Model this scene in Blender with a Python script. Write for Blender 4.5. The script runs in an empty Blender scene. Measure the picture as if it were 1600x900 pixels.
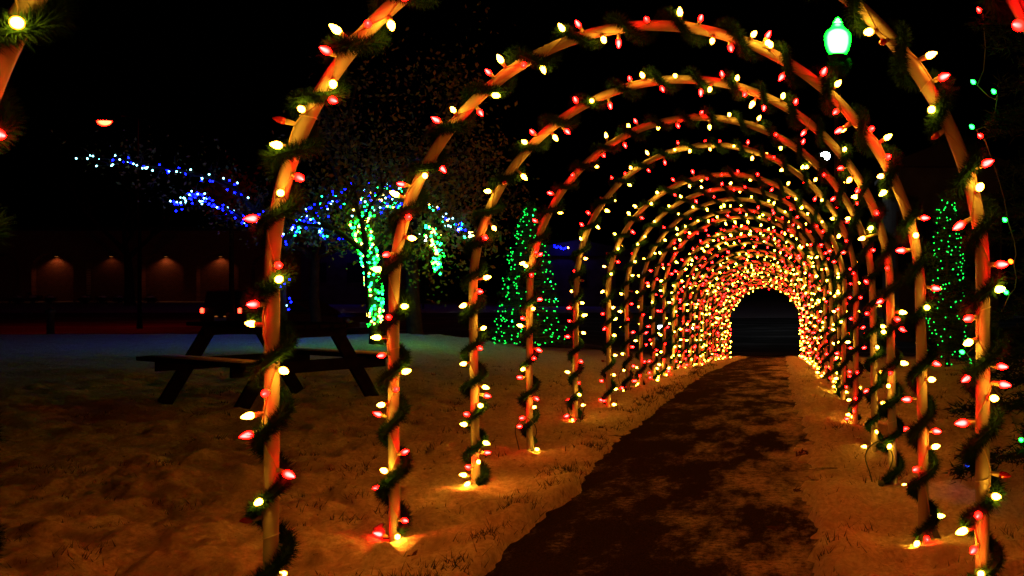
import bpy, math, random
import numpy as np
from mathutils import Vector, Matrix
random.seed(7); rng = np.random.default_rng(7)
S = bpy.context.scene
R = math.radians

# ------------------------------------------------------------------ camera, world, exposure
F, VX, HY, H, W = 1550.0, 1222.0, 452.0, 1.164, 2.4      # focal px, vanishing x, horizon y, eye height, arch width
cd = bpy.data.cameras.new('camera'); cam = bpy.data.objects.new('camera', cd)
S.collection.objects.link(cam); S.camera = cam
cam.location = (0, 0, H); cam.rotation_euler = (R(90), 0, 0)
cd.sensor_width = 36; cd.lens = F/1600*36
cd.shift_x = -(VX-800)/1600; cd.shift_y = (HY-450)/1600
cd.clip_start = .05; cd.clip_end = 2000
cd.dof.use_dof = True; cd.dof.focus_distance = 6.0; cd.dof.aperture_fstop = 8
wd = bpy.data.worlds.new('World'); S.world = wd; wd.use_nodes = True
nt = wd.node_tree; bg = nt.nodes['Background']
sky = nt.nodes.new('ShaderNodeTexSky'); sky.sky_type = 'NISHITA'; sky.sun_disc = False
sky.sun_elevation = R(-3); sky.sun_rotation = R(200)
nt.links.new(sky.outputs[0], bg.inputs[0]); bg.inputs[1].default_value = .0006
S.view_settings.view_transform = 'Standard'; S.view_settings.look = 'None'
S.view_settings.gamma = 1; S.view_settings.exposure = 0; S.view_settings.use_curve_mapping = False
S.cycles.max_bounces = 4; S.cycles.diffuse_bounces = 1; S.cycles.glossy_bounces = 2
S.cycles.transmission_bounces = 2; S.cycles.use_light_tree = True
S.cycles.use_adaptive_sampling = False
S.cycles.use_denoising = True; S.cycles.denoiser = 'OPENIMAGEDENOISE'; S.cycles.denoising_input_passes = 'RGB_ALBEDO_NORMAL'; S.cycles.denoising_prefilter = 'ACCURATE'; S.cycles.sample_clamp_indirect = 3
S.cycles.caustics_reflective = False; S.cycles.caustics_refractive = False
C = S.collection

def at(px, py, d):
    return Vector(((px-VX)*d/F, d, H-(py-HY)*d/F))

# ------------------------------------------------------------------ materials
def mat(name, col, rough=.6, metal=0, noise=None, bump=None, coat=0):
    m = bpy.data.materials.new(name); m.use_nodes = True; t = m.node_tree; b = t.nodes['Principled BSDF']
    b.inputs['Base Color'].default_value = (*col, 1); b.inputs['Roughness'].default_value = rough
    b.inputs['Metallic'].default_value = metal
    b.inputs['Specular IOR Level'].default_value = 0 if rough > .5 else .5
    if coat: b.inputs['Coat Weight'].default_value = coat
    tc = t.nodes.new('ShaderNodeTexCoord')
    if noise:
        sc, col2, lo, hi = noise
        n = t.nodes.new('ShaderNodeTexNoise'); n.inputs['Scale'].default_value = sc; n.inputs['Detail'].default_value = 6
        t.links.new(tc.outputs['Object'], n.inputs['Vector'])
        r = t.nodes.new('ShaderNodeMapRange'); r.inputs[1].default_value = lo; r.inputs[2].default_value = hi
        t.links.new(n.outputs['Fac'], r.inputs[0])
        mx = t.nodes.new('ShaderNodeMix'); mx.data_type = 'RGBA'
        mx.inputs['A'].default_value = (*col, 1); mx.inputs['B'].default_value = (*col2, 1)
        t.links.new(r.outputs[0], mx.inputs['Factor']); t.links.new(mx.outputs['Result'], b.inputs['Base Color'])
    if bump:
        n = t.nodes.new('ShaderNodeTexNoise'); n.inputs['Scale'].default_value = bump[0]; n.inputs['Detail'].default_value = 8
        t.links.new(tc.outputs['Object'], n.inputs['Vector'])
        bp = t.nodes.new('ShaderNodeBump'); bp.inputs['Strength'].default_value = bump[1]; bp.inputs['Distance'].default_value = bump[2]
        t.links.new(n.outputs['Fac'], bp.inputs['Height']); t.links.new(bp.outputs[0], b.inputs['Normal'])
    return m

def emis(name, core, rim, strength, lo=.35, hi=.75):
    """glass bulb: hot core seen face-on, deeper colour through the edge of the glass"""
    m = bpy.data.materials.new(name); m.use_nodes = True; t = m.node_tree
    t.nodes.remove(t.nodes['Principled BSDF']); out = t.nodes['Material Output']
    e = t.nodes.new('ShaderNodeEmission'); e.inputs[1].default_value = strength
    if rim is None: e.inputs[0].default_value = (*core, 1)
    else:
        l = t.nodes.new('ShaderNodeLayerWeight'); l.inputs[0].default_value = .5
        r = t.nodes.new('ShaderNodeMapRange'); r.inputs[1].default_value = lo; r.inputs[2].default_value = hi
        mx = t.nodes.new('ShaderNodeMix'); mx.data_type = 'RGBA'
        mx.inputs['A'].default_value = (*core, 1); mx.inputs['B'].default_value = (*rim, 1)
        t.links.new(l.outputs['Facing'], r.inputs[0]); t.links.new(r.outputs[0], mx.inputs['Factor'])
        t.links.new(mx.outputs['Result'], e.inputs[0])
    t.links.new(e.outputs[0], out.inputs[0]); m.cycles.emission_sampling = 'FRONT'
    return m

M = dict(
    pvc=mat('white_pvc_pipe', (.35, .36, .37), .45, noise=(7, (.24, .23, .22), .45, .75)),
    garland=mat('garland_tinsel', (.006, .026, .010), .7, noise=(30, (.014, .04, .014), .4, .7)),
    core=mat('garland_wire', (.01, .02, .01), .8),
    cord=mat('green_cord', (.02, .045, .02), .5), socket=mat('bulb_socket', (.4, .36, .26), .5),
    tie=mat('cable_tie', (.5, .5, .48), .5),
    bark=mat('bark', (.02, .015, .011), .9, noise=(8, (.04, .03, .022), .4, .7), bump=(25, .8, .02)),
    leaf=mat('autumn_leaf', (.10, .085, .022), .6, noise=(2.5, (.16, .07, .02), .4, .65)),
    redleaf=mat('red_lit_leaf', (.35, .03, .015), .6),  # red lamp light painted into the leaf colour; also unlit tail lights
    needle=mat('conifer_needle', (.02, .05, .02), .6, noise=(6, (.045, .085, .03), .4, .7)),
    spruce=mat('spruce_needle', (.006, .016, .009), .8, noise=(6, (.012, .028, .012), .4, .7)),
    grass=mat('dead_grass', (.10, .08, .03), .8, noise=(8, (.04, .05, .015), .4, .6)),
    wood=mat('weathered_wood', (.010, .007, .006), .8, noise=(14, (.005, .004, .004), .4, .65), bump=(40, .4, .004)),
    cap=mat('settled_snow', (.8, .82, .85), .6, bump=(18, .6, .02)),
    iron=mat('black_iron', (.008, .008, .009), .4, .6), steel=mat('grey_steel', (.006, .006, .006), .8, 0),
    dkleaf=mat('brown_leaf', (.07, .035, .02), .7), rubber=mat('rubber', (.015, .015, .015), .8),
    glass=mat('dark_glass', (.01, .012, .015), .08), black=mat('black_plastic', (.01, .01, .011), .5),
    car1=mat('dark_car_paint', (.02, .02, .024), .3, .3, coat=1), car2=mat('maroon_car_paint', (.06, .012, .014), .3, .3, coat=1),
    car3=mat('silver_car_paint', (.3, .31, .34), .3, .5, coat=1),
    stone=mat('pale_stucco', (.07, .065, .06), .85, noise=(1.2, (.05, .045, .04), .4, .6)),
    roof=mat('dark_roof', (.04, .035, .035), .85, bump=(6, .6, .05)),
    plate=mat('plate_white', (.6, .6, .6), .5),
)
BS = 132.0
M['warm'] = emis('warm_white_bulb_glow', (1, .40, .018), (.12, .012, .00008), BS, .5, .85)
M['red'] = emis('red_bulb_glow', (1, .0048, .0044), (.4, .0004, .0002), BS*1.5, .06, .36)
M['green'] = emis('green_bulb_glow', (.012, 1, .05), (.0, .25, .004), 30, .3, .7)
M['blue'] = emis('blue_bulb_glow', (.03, .10, 1), (.0, .004, .5), 8, .3, .7)
M['amber'] = emis('amber_bulb_glow', (1, .16, .01), (.8, .04, .0), 12, .3, .7)
M['led_blue'] = emis('blue_led', (.0008, .0016, 1), None, 95)
M['led_cyan'] = emis('ice_led', (.25, .8, 1), None, 16)
M['led_green'] = emis('green_led', (.002, 1, .015), None, 38)
M['led_teal'] = emis('teal_led', (.006, 1, .14), None, 42)
M['led_dim'] = emis('dim_green_led', (.005, 1, .07), None, 4)
M['led_yellow'] = emis('yellow_led', (1, .6, .08), None, 26)
M['globe'] = emis('green_globe_glow', (.03, 1, .035), (.0006, 1, .004), 60, .15, .5)
M['redlamp'] = emis('red_lamp_glow', (1, .003, .0009), (1, .0008, .0002), 420, .2, .5)
M['tail'] = emis('tail_light_glow', (1, .03, .012), (1, .01, .005), 14, .2, .8)
M['whitelamp'] = emis('white_lamp_glow', (.8, .93, 1), None, 90)
M['head'] = emis('headlight_glow', (.75, .9, 1), None, 25)
M['window_lit'] = emis('lit_panel', (.9, .95, 1), None, 22)
M['sconce'] = emis('amber_sconce_glow', (1, .3, .05), None, .35)

def brick_mat():
    m = mat('red_brick', (.2, .08, .05), .85); t = m.node_tree; b = t.nodes['Principled BSDF']
    tc = t.nodes.new('ShaderNodeTexCoord'); sp = t.nodes.new('ShaderNodeSeparateXYZ'); cb = t.nodes.new('ShaderNodeCombineXYZ')
    t.links.new(tc.outputs['Object'], sp.inputs[0]); t.links.new(sp.outputs[0], cb.inputs[0]); t.links.new(sp.outputs[2], cb.inputs[1])
    br = t.nodes.new('ShaderNodeTexBrick'); br.inputs['Scale'].default_value = 2.2
    br.inputs['Color1'].default_value = (.24, .09, .05, 1); br.inputs['Color2'].default_value = (.15, .055, .035, 1)
    br.inputs['Mortar'].default_value = (.3, .24, .2, 1)
    t.links.new(cb.outputs[0], br.inputs['Vector']); t.links.new(br.outputs[0], b.inputs['Base Color'])
    return m
M['brick'] = brick_mat()

def ground_mat(kind):
    m = mat(kind, (.8, .8, .8), .7); t = m.node_tree; b = t.nodes['Principled BSDF']; L = t.links
    tc = t.nodes.new('ShaderNodeTexCoord')
    def noise(sc, det=8, scale=(1, 1, 1), rough=.6):
        mp = t.nodes.new('ShaderNodeMapping'); mp.inputs['Scale'].default_value = scale
        L.new(tc.outputs['Object'], mp.inputs[0])
        n = t.nodes.new('ShaderNodeTexNoise'); n.inputs['Scale'].default_value = sc; n.inputs['Detail'].default_value = det
        n.inputs['Roughness'].default_value = rough; L.new(mp.outputs[0], n.inputs['Vector']); return n.outputs['Fac']
    def rng_(x, lo, hi):
        r = t.nodes.new('ShaderNodeMapRange'); r.inputs[1].default_value = lo; r.inputs[2].default_value = hi
        L.new(x, r.inputs[0]); return r.outputs[0]
    def mix(f, a, c):
        mx = t.nodes.new('ShaderNodeMix'); mx.data_type = 'RGBA'
        if isinstance(a, tuple): mx.inputs['A'].default_value = (*a, 1)
        else: L.new(a, mx.inputs['A'])
        if isinstance(c, tuple): mx.inputs['B'].default_value = (*c, 1)
        else: L.new(c, mx.inputs['B'])
        L.new(f, mx.inputs['Factor']); return mx.outputs['Result']
    def bump(hs, dist, st=1.0):
        bp = t.nodes.new('ShaderNodeBump'); bp.inputs['Strength'].default_value = st; bp.inputs['Distance'].default_value = dist
        L.new(hs, bp.inputs['Height']); return bp
    if kind == 'snow_cover':
        c = mix(rng_(noise(34, 10, rough=.75), .42, .64), (.86, .84, .82), (.46, .41, .36))
        c = mix(rng_(noise(3.5, 9, rough=.7), .5, .7), c, (.50, .45, .41))
        c = mix(rng_(noise(19, 12, rough=.8), .60, .645), c, (.07, .05, .03))
        L.new(c, b.inputs['Base Color'])
        b1 = bump(noise(38, 10, rough=.8), .05, 1); b2 = bump(noise(12, 10, rough=.75), .24, 1)
        L.new(b1.outputs[0], b2.inputs['Normal']); L.new(b2.outputs[0], b.inputs['Normal'])
        b.inputs['Roughness'].default_value = .6
    elif kind == 'path_surface':
        asp = mix(rng_(noise(120, 4), .35, .65), (.010, .007, .006), (.05, .036, .028))
        f = t.nodes.new('ShaderNodeMath'); f.operation = 'MULTIPLY'
        sx = t.nodes.new('ShaderNodeSeparateXYZ'); L.new(tc.outputs['Object'], sx.inputs[0])
        def m1(op, a, v):
            q = t.nodes.new('ShaderNodeMath'); q.operation = op; L.new(a, q.inputs[0])
            if v is not None:
                if isinstance(v, float): q.inputs[1].default_value = v
                else: L.new(v, q.inputs[1])
            return q.outputs[0]
        ed = rng_(sx.outputs[0], -1.25, .25)
        ed = m1('MULTIPLY', ed, .11)
        L.new(rng_(m1('ADD', noise(1.5, 10, (1.7, .75, 1), .75), ed), .535, .67), f.inputs[0]); L.new(rng_(m1('ADD', noise(30, 10, (.8, 1.2, 1), .85), ed), .49, .60), f.inputs[1])
        c = mix(f.outputs[0], asp, (.42, .37, .33)); L.new(c, b.inputs['Base Color'])
        b1 = bump(noise(60, 10, rough=.8), .03, 1); b2 = bump(noise(9, 8), .05, 1)
        L.new(b1.outputs[0], b2.inputs['Normal']); L.new(b2.outputs[0], b.inputs['Normal'])
        b.inputs['Roughness'].default_value = .7
    else:
        c = mix(rng_(noise(.25, 8, (1, 3, 1)), .5, .7), (.05, .048, .046), (.16, .15, .15)); L.new(c, b.inputs['Base Color'])
        bp = bump(noise(20, 6), .02); L.new(bp.outputs[0], b.inputs['Normal'])
        b.inputs['Roughness'].default_value = .65
    return m

# ------------------------------------------------------------------ helpers
def link(name, me, parent=None, m=None):
    o = bpy.data.objects.new(name, me); C.objects.link(o)
    if parent is not None: o.parent = parent
    if m is not None and me is not None and not me.materials: me.materials.append(m)
    return o
def tag(o, label=None, cat=None, group=None, kind=None):
    if label: o['label'] = label
    if cat: o['category'] = cat
    if group: o['group'] = group
    if kind: o['kind'] = kind
    return o
def empty(name, loc, label, cat, group=None, rz=0):
    o = bpy.data.objects.new(name, None); C.objects.link(o); o.location = loc; o.rotation_euler = (0, 0, rz)
    o.empty_display_size = .1
    return tag(o, label, cat, group)
class MB:
    def __init__(s): s.v = []; s.f = []
    def add(s, vs, fs):
        n = len(s.v); s.v += [tuple(v) for v in vs]; s.f += [tuple(i+n for i in f) for f in fs]; return s
    def box(s, x0, x1, y0, y1, z0, z1, b=0):
        if b:
            # chamfered prism in the XZ outline, extruded in Y with bevelled rims
            o = [(x0+b, z0), (x1-b, z0), (x1, z0+b), (x1, z1-b), (x1-b, z1), (x0+b, z1), (x0, z1-b), (x0, z0+b)]
            return s.prism(o, y0, y1, b)
        vs = [(x, y, z) for z in (z0, z1) for y in (y0, y1) for x in (x0, x1)]
        return s.add(vs, [(0, 2, 3, 1), (4, 5, 7, 6), (0, 1, 5, 4), (2, 6, 7, 3), (0, 4, 6, 2), (1, 3, 7, 5)])
    def prism(s, o, y0, y1, b=0, axis='y'):
        n = len(o); cx = sum(p[0] for p in o)/n; cz = sum(p[1] for p in o)/n
        def ring(y, k):
            r = []
            for (x, z) in o:
                dx, dz = x-cx, z-cz; l = math.hypot(dx, dz) or 1
                x, z = x-dx/l*k, z-dz/l*k
                r.append((x, y, z) if axis == 'y' else (y, x, z))
            return r
        rs = [ring(y0, b), ring(y0+b, 0), ring(y1-b, 0), ring(y1, b)] if b else [ring(y0, 0), ring(y1, 0)]
        vs = sum(rs, []); fs = [tuple(range(n-1, -1, -1)), tuple(range((len(rs)-1)*n, len(rs)*n))]
        for k in range(len(rs)-1):
            for i in range(n):
                j = (i+1) % n; fs.append((k*n+i, k*n+j, (k+1)*n+j, (k+1)*n+i))
        return s.add(vs, fs)
    def tube(s, pts, rad, n=8, cap=True):
        pts = [Vector(p) for p in pts]; rad = rad if hasattr(rad, '__len__') else [rad]*len(pts)
        vs = []; ref = None
        for i, p in enumerate(pts):
            t = (pts[min(i+1, len(pts)-1)]-pts[max(i-1, 0)])
            t = t.normalized() if t.length > 1e-9 else Vector((0, 0, 1))
            if ref is None: ref = Vector((0, 1, 0)) if abs(t.y) < .9 else Vector((1, 0, 0))
            a = (ref-t*ref.dot(t)).normalized(); ref = a; b = t.cross(a)
            for k in range(n):
                th = 2*math.pi*k/n; vs.append(p+(a*math.cos(th)+b*math.sin(th))*rad[i])
        fs = []
        for i in range(len(pts)-1):
            for k in range(n):
                j = (k+1) % n; fs.append((i*n+k, i*n+j, (i+1)*n+j, (i+1)*n+k))
        if cap: fs += [tuple(range(n-1, -1, -1)), tuple(range((len(pts)-1)*n, len(pts)*n))]
        return s.add(vs, fs)
    def lathe(s, prof, c=(0, 0, 0), n=16):
        return s.tube([(c[0], c[1], c[2]+z) for r, z in prof], [max(r, 1e-4) for r, z in prof], n)
    def build(s, name, m, parent=None, smooth=False):
        me = bpy.data.meshes.new(name); me.from_pydata(s.v, [], s.f); me.materials.append(m)
        if smooth: me.polygons.foreach_set('use_smooth', [True]*len(me.polygons))
        return link(name, me, parent)
def tris_mesh(name, V, m, k=3):
    """V: (n,k,3) array of separate triangles/quads"""
    n = len(V); me = bpy.data.meshes.new(name)
    me.vertices.add(n*k); me.vertices.foreach_set('co', V.reshape(-1).astype(np.float32))
    me.loops.add(n*k); me.loops.foreach_set('vertex_index', np.arange(n*k, dtype=np.int32))
    me.polygons.add(n); me.polygons.foreach_set('loop_start', np.arange(0, n*k, k, dtype=np.int32))
    me.update(calc_edges=True); me.materials.append(m); return me

def lathe_mesh(name, prof, n, m, smooth=True):
    """along +Z"""
    vs = []; fs = []
    for r, z in prof:
        for k in range(n): vs.append((r*math.cos(2*math.pi*k/n), r*math.sin(2*math.pi*k/n), z))
    for i in range(len(prof)-1):
        for k in range(n):
            j = (k+1) % n; fs.append((i*n+k, i*n+j, (i+1)*n+j, (i+1)*n+k))
    fs += [tuple(range(n-1, -1, -1)), tuple(range((len(prof)-1)*n, len(prof)*n))]
    me = bpy.data.meshes.new(name); me.from_pydata(vs, [], fs); me.materials.append(m)
    if smooth: me.polygons.foreach_set('use_smooth', [True]*len(me.polygons))
    return me

# numpy value noise
_tab = rng.random((256, 256))
def vnoise(x, y, sc, ox=0.0):
    x = x*sc+ox+500; y = y*sc+ox*1.7+500
    xi = np.floor(x).astype(int); yi = np.floor(y).astype(int); fx = x-xi; fy = y-yi
    fx = fx*fx*(3-2*fx); fy = fy*fy*(3-2*fy)
    g = lambda a, b: _tab[a % 256, b % 256]
    return (g(xi, yi)*(1-fx)+g(xi+1, yi)*fx)*(1-fy)+(g(xi, yi+1)*(1-fx)+g(xi+1, yi+1)*fx)*fy - .5
def sstep(x, a, b):
    t = np.clip((x-a)/(b-a), 0, 1); return t*t*(3-2*t)

PX0, PX1 = -1.21, .145
def base_z(X, Y):
    X = np.asarray(X, float); Y = np.asarray(Y, float)
    t = np.interp(Y, [0, 9, 11.3, 13.6, 15.9, 17.9, 22, 28, 33.2, 36, 45, 60, 90, 130, 300], [0, 0, -.045, -.115, -.185, -.29, -.50, -.83, -1.14, -1.32, -1.5, -1.2, 0, .6, 1.0])
    l = np.interp(Y, [0, 21, 23.5, 24.5, 27, 31, 60, 86, 90, 130, 300], [0, 0, .05, .03, -.35, -.7, -.7, -.1, 0, .75, 1.0])
    m = sstep(X, -9, -3.3)
    return l*(1-m)+t*m
def edge(Y, which):
    Y = np.asarray(Y, float)
    n = (vnoise(Y, Y*0, .9)*.07+vnoise(Y, Y*0+5, 4)*.035+vnoise(Y, Y*0+3, 11)*.02) if which == 0 else (vnoise(Y, Y*0+9, 1.5)*.12+vnoise(Y, Y*0+15, 4.5)*.07+vnoise(Y, Y*0+13, 11)*.03)
    return (PX0 if which == 0 else PX1)+n
def snow_z(X, Y):
    X = np.asarray(X, float); Y = np.asarray(Y, float)
    h = base_z(X, Y)
    j = vnoise(X, Y, 9, 31)*.05+vnoise(X, Y, 23, 13)*.04
    onp = sstep(X+j*.6, edge(Y, 0)-.03, edge(Y, 0)+.035)*(1-sstep(X+j*1.6, edge(Y, 1)-.06, edge(Y, 1)+.05))*(Y < 36.5)
    near = 1/(1+np.maximum(Y-14, 0)*.08)
    d = vnoise(X, Y, .8)*.06+vnoise(X, Y, 2.3, 3)*.05+vnoise(X*.8, Y*1.4, 5, 7)*.085+vnoise(X, Y*1.2, 10, 11)*.055+vnoise(X, Y, 21, 5)*.026
    lip = (np.exp(-((X-edge(Y, 0)+.10)/.20)**2)+np.exp(-((X-edge(Y, 1)-.16)/.17)**2))*(.022+.04*(vnoise(X, Y, 1.7, 21)+.5))
    return h+(d*near+lip*(Y < 36)+.012)*(1-onp)-onp*.055

# ------------------------------------------------------------------ ground sheets
def sheet(name, xs, ys, zf, m):
    X, Y = np.meshgrid(xs, ys); Z = zf(X, Y); nx, ny = len(xs), len(ys)
    me = bpy.data.meshes.new(name); me.vertices.add(nx*ny)
    me.vertices.foreach_set('co', np.stack([X, Y, Z], -1).reshape(-1).astype(np.float32))
    i = (np.arange(ny-1)[:, None]*nx+np.arange(nx-1)[None]).reshape(-1)
    q = np.stack([i, i+1, i+nx+1, i+nx], -1).astype(np.int32); n = len(q)
    me.loops.add(n*4); me.loops.foreach_set('vertex_index', q.reshape(-1))
    me.polygons.add(n); me.polygons.foreach_set('loop_start', np.arange(0, n*4, 4, dtype=np.int32))
    me.update(calc_edges=True); me.polygons.foreach_set('use_smooth', [True]*n); me.materials.append(m)
    o = link(name, me); o['kind'] = 'structure'; return o
xs = np.concatenate([np.arange(-200, -40, 8), np.arange(-40, -9, .8), np.arange(-9, -4.2, .07), np.arange(-4.2, 2.2, .022), np.arange(2.2, 6, .1), np.arange(6, 40, 1.5), np.arange(40, 201, 10)])
ys = [-8.0]
while ys[-1] < 400:
    y = ys[-1]; ys.append(y+(.3 if y < 2 else .02+max(0, y-4)*.005))
sheet('snow_ground', xs, np.array(ys), snow_z, ground_mat('snow_cover'))
pxs = np.arange(PX0-.28, PX1+.29, .06); pys = np.arange(-6, 36.6, .08)
sheet('path', pxs, pys, lambda X, Y: base_z(X, Y)+vnoise(X, Y, 3)*.012, ground_mat('path_surface'))
rxs = np.concatenate([np.arange(-200, -12, 4), np.arange(-12, 8, .7), np.arange(8, 201, 6)])
def road_z(X, Y):
    return base_z(X, Y)+.075
sheet('road', rxs, np.arange(0, 1.0001, .04), lambda X, Y: X, ground_mat('road_surface'))
ro = bpy.data.objects['road']; co = np.empty(len(ro.data.vertices)*3, np.float32); ro.data.vertices.foreach_get('co', co)
co = co.reshape(-1, 3); m_ = sstep(co[:, 0], -9, -3.3)
co[:, 1] = (31.5*(1-m_)+36.3*m_)+co[:, 1]*(68-(31.5*(1-m_)+36.3*m_)); co[:, 2] = road_z(co[:, 0], co[:, 1])
ro.data.vertices.foreach_set('co', co.reshape(-1)); ro.data.update()

# kerb of the road's far side is buried in snow; grass pokes through the near snow
def grass():
    T = []
    n = 0
    while n < 900:
        Y = 2.6+16*random.random()**1.5; X = random.uniform(-4.2-Y*.25, 1.6+Y*.08)
        e0, e1 = float(edge(Y, 0)), float(edge(Y, 1))
        if e0-.02 < X < e1+.02: continue
        if vnoise(np.array(X), np.array(Y), .9, 40) < -.08 and random.random() < .8: continue
        n += 1; big = random.random() < .22
        if n % 7 == 0: X = float(edge(Y, 0))-random.uniform(.02, .16); big = True
        for k in range(random.randint(14, 40) if big else random.randint(3, 10)):
            sp = .06 if big else .025
            x = X+random.gauss(0, sp); y = Y+random.gauss(0, sp*.8); z = float(snow_z(x, y))-.008
            h = random.uniform(.02, .05)*(1.2 if big else .8); a = random.uniform(0, 6.28); l = random.uniform(.2, 1.3)*h; w = .0022+.0003*Y
            b = random.uniform(0, 6.28)
            T.append([(x-w*math.cos(b), y-w*math.sin(b), z), (x+w*math.cos(b), y+w*math.sin(b), z), (x+l*math.cos(a), y+l*math.sin(a), z+h)])
    me = tris_mesh('grass', np.array(T), M['grass']); o = link('grass', me)
    tag(o, 'dark dead grass blades poking up through the snow', 'grass', kind='stuff')
grass()

# ------------------------------------------------------------------ arches
def bulb_mesh(name, n, m, fine):
    k_ = .86
    p = [(.0075, 0), (.0125, .007), (.0148, .016), (.0135, .026), (.0095, .037), (.0042, .046), (.001, .049)] if fine else [(.008, 0), (.0145, .014), (.0105, .034), (.001, .047)]
    return lathe_mesh(name, [(a*k_, b*k_) for a, b in p], n, m)
BM = {(c, l): bulb_mesh('bulb_'+c, (12, 7, 5)[l], M[c], l == 0) for c in ('warm', 'red', 'green', 'blue', 'amber') for l in (0, 1, 2)}
BM[('dull', 0)], BM[('dull', 1)], BM[('dull', 2)] = (bulb_mesh('bulb_unlit', n, mat('unlit_red_glass', (.22, .008, .006), .15), l == 0) for l, n in enumerate((12, 7, 5)))
PR = .0242
class Arch:
    def __init__(s, d, xl, xr, yc, yb=None, ytop=None):
        """d: distance; xl, xr, yc: pixel columns of the legs and row of the arc's springing, used once to read off real size"""
        s.d = d; s.x0 = (xl-VX)*d/F; s.x1 = (xr-VX)*d/F; s.cx = (s.x0+s.x1)/2; s.Rr = (s.x1-s.x0)/2
        s.zb = float(base_z(s.cx, d)) if yb is None else H-(yb-HY)*d/F
        s.zc = H-(yc-HY)*d/F; s.hl = s.zc-s.zb; s.len = 2*s.hl+math.pi*s.Rr
    def frame(s, t):                      # local coordinates: origin at the middle of the base
        if t < s.hl: return Vector((-s.Rr, 0, t)), Vector((0, 0, 1))
        if t > s.hl+math.pi*s.Rr: return Vector((s.Rr, 0, s.len-t)), Vector((0, 0, -1))
        a = (t-s.hl)/s.Rr
        return Vector((-s.Rr*math.cos(a), 0, s.hl+s.Rr*math.sin(a))), Vector((math.sin(a), 0, math.cos(a)))
    def e1(s, T): return Vector((T.z, 0, -T.x))
    def nearest(s, x, z):
        dz = z-s.hl
        if dz < 0:
            return (z, x+s.Rr) if x < 0 else (s.len-z, -(x-s.Rr))
        a = math.atan2(dz, -x); r = math.hypot(x, dz)
        return s.hl+a*s.Rr, s.Rr-r
GR = 'glowing pipe arches forming the light tunnel'
ORD = ['nearest', 'second', 'third', 'fourth', 'fifth', 'sixth', 'seventh', 'eighth', 'ninth', 'tenth', 'eleventh', 'twelfth', 'thirteenth',
       'fourteenth', 'fifteenth', 'sixteenth', 'seventeenth', 'eighteenth', 'nineteenth', 'twentieth', 'twenty-first', 'twenty-second',
       'twenty-third', 'twenty-fourth', 'twenty-fifth', 'twenty-sixth', 'twenty-seventh', 'twenty-eighth', 'twenty-ninth', 'thirtieth']
def ray_quat(v): return Vector((0, 0, 1)).rotation_difference(v)

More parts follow.
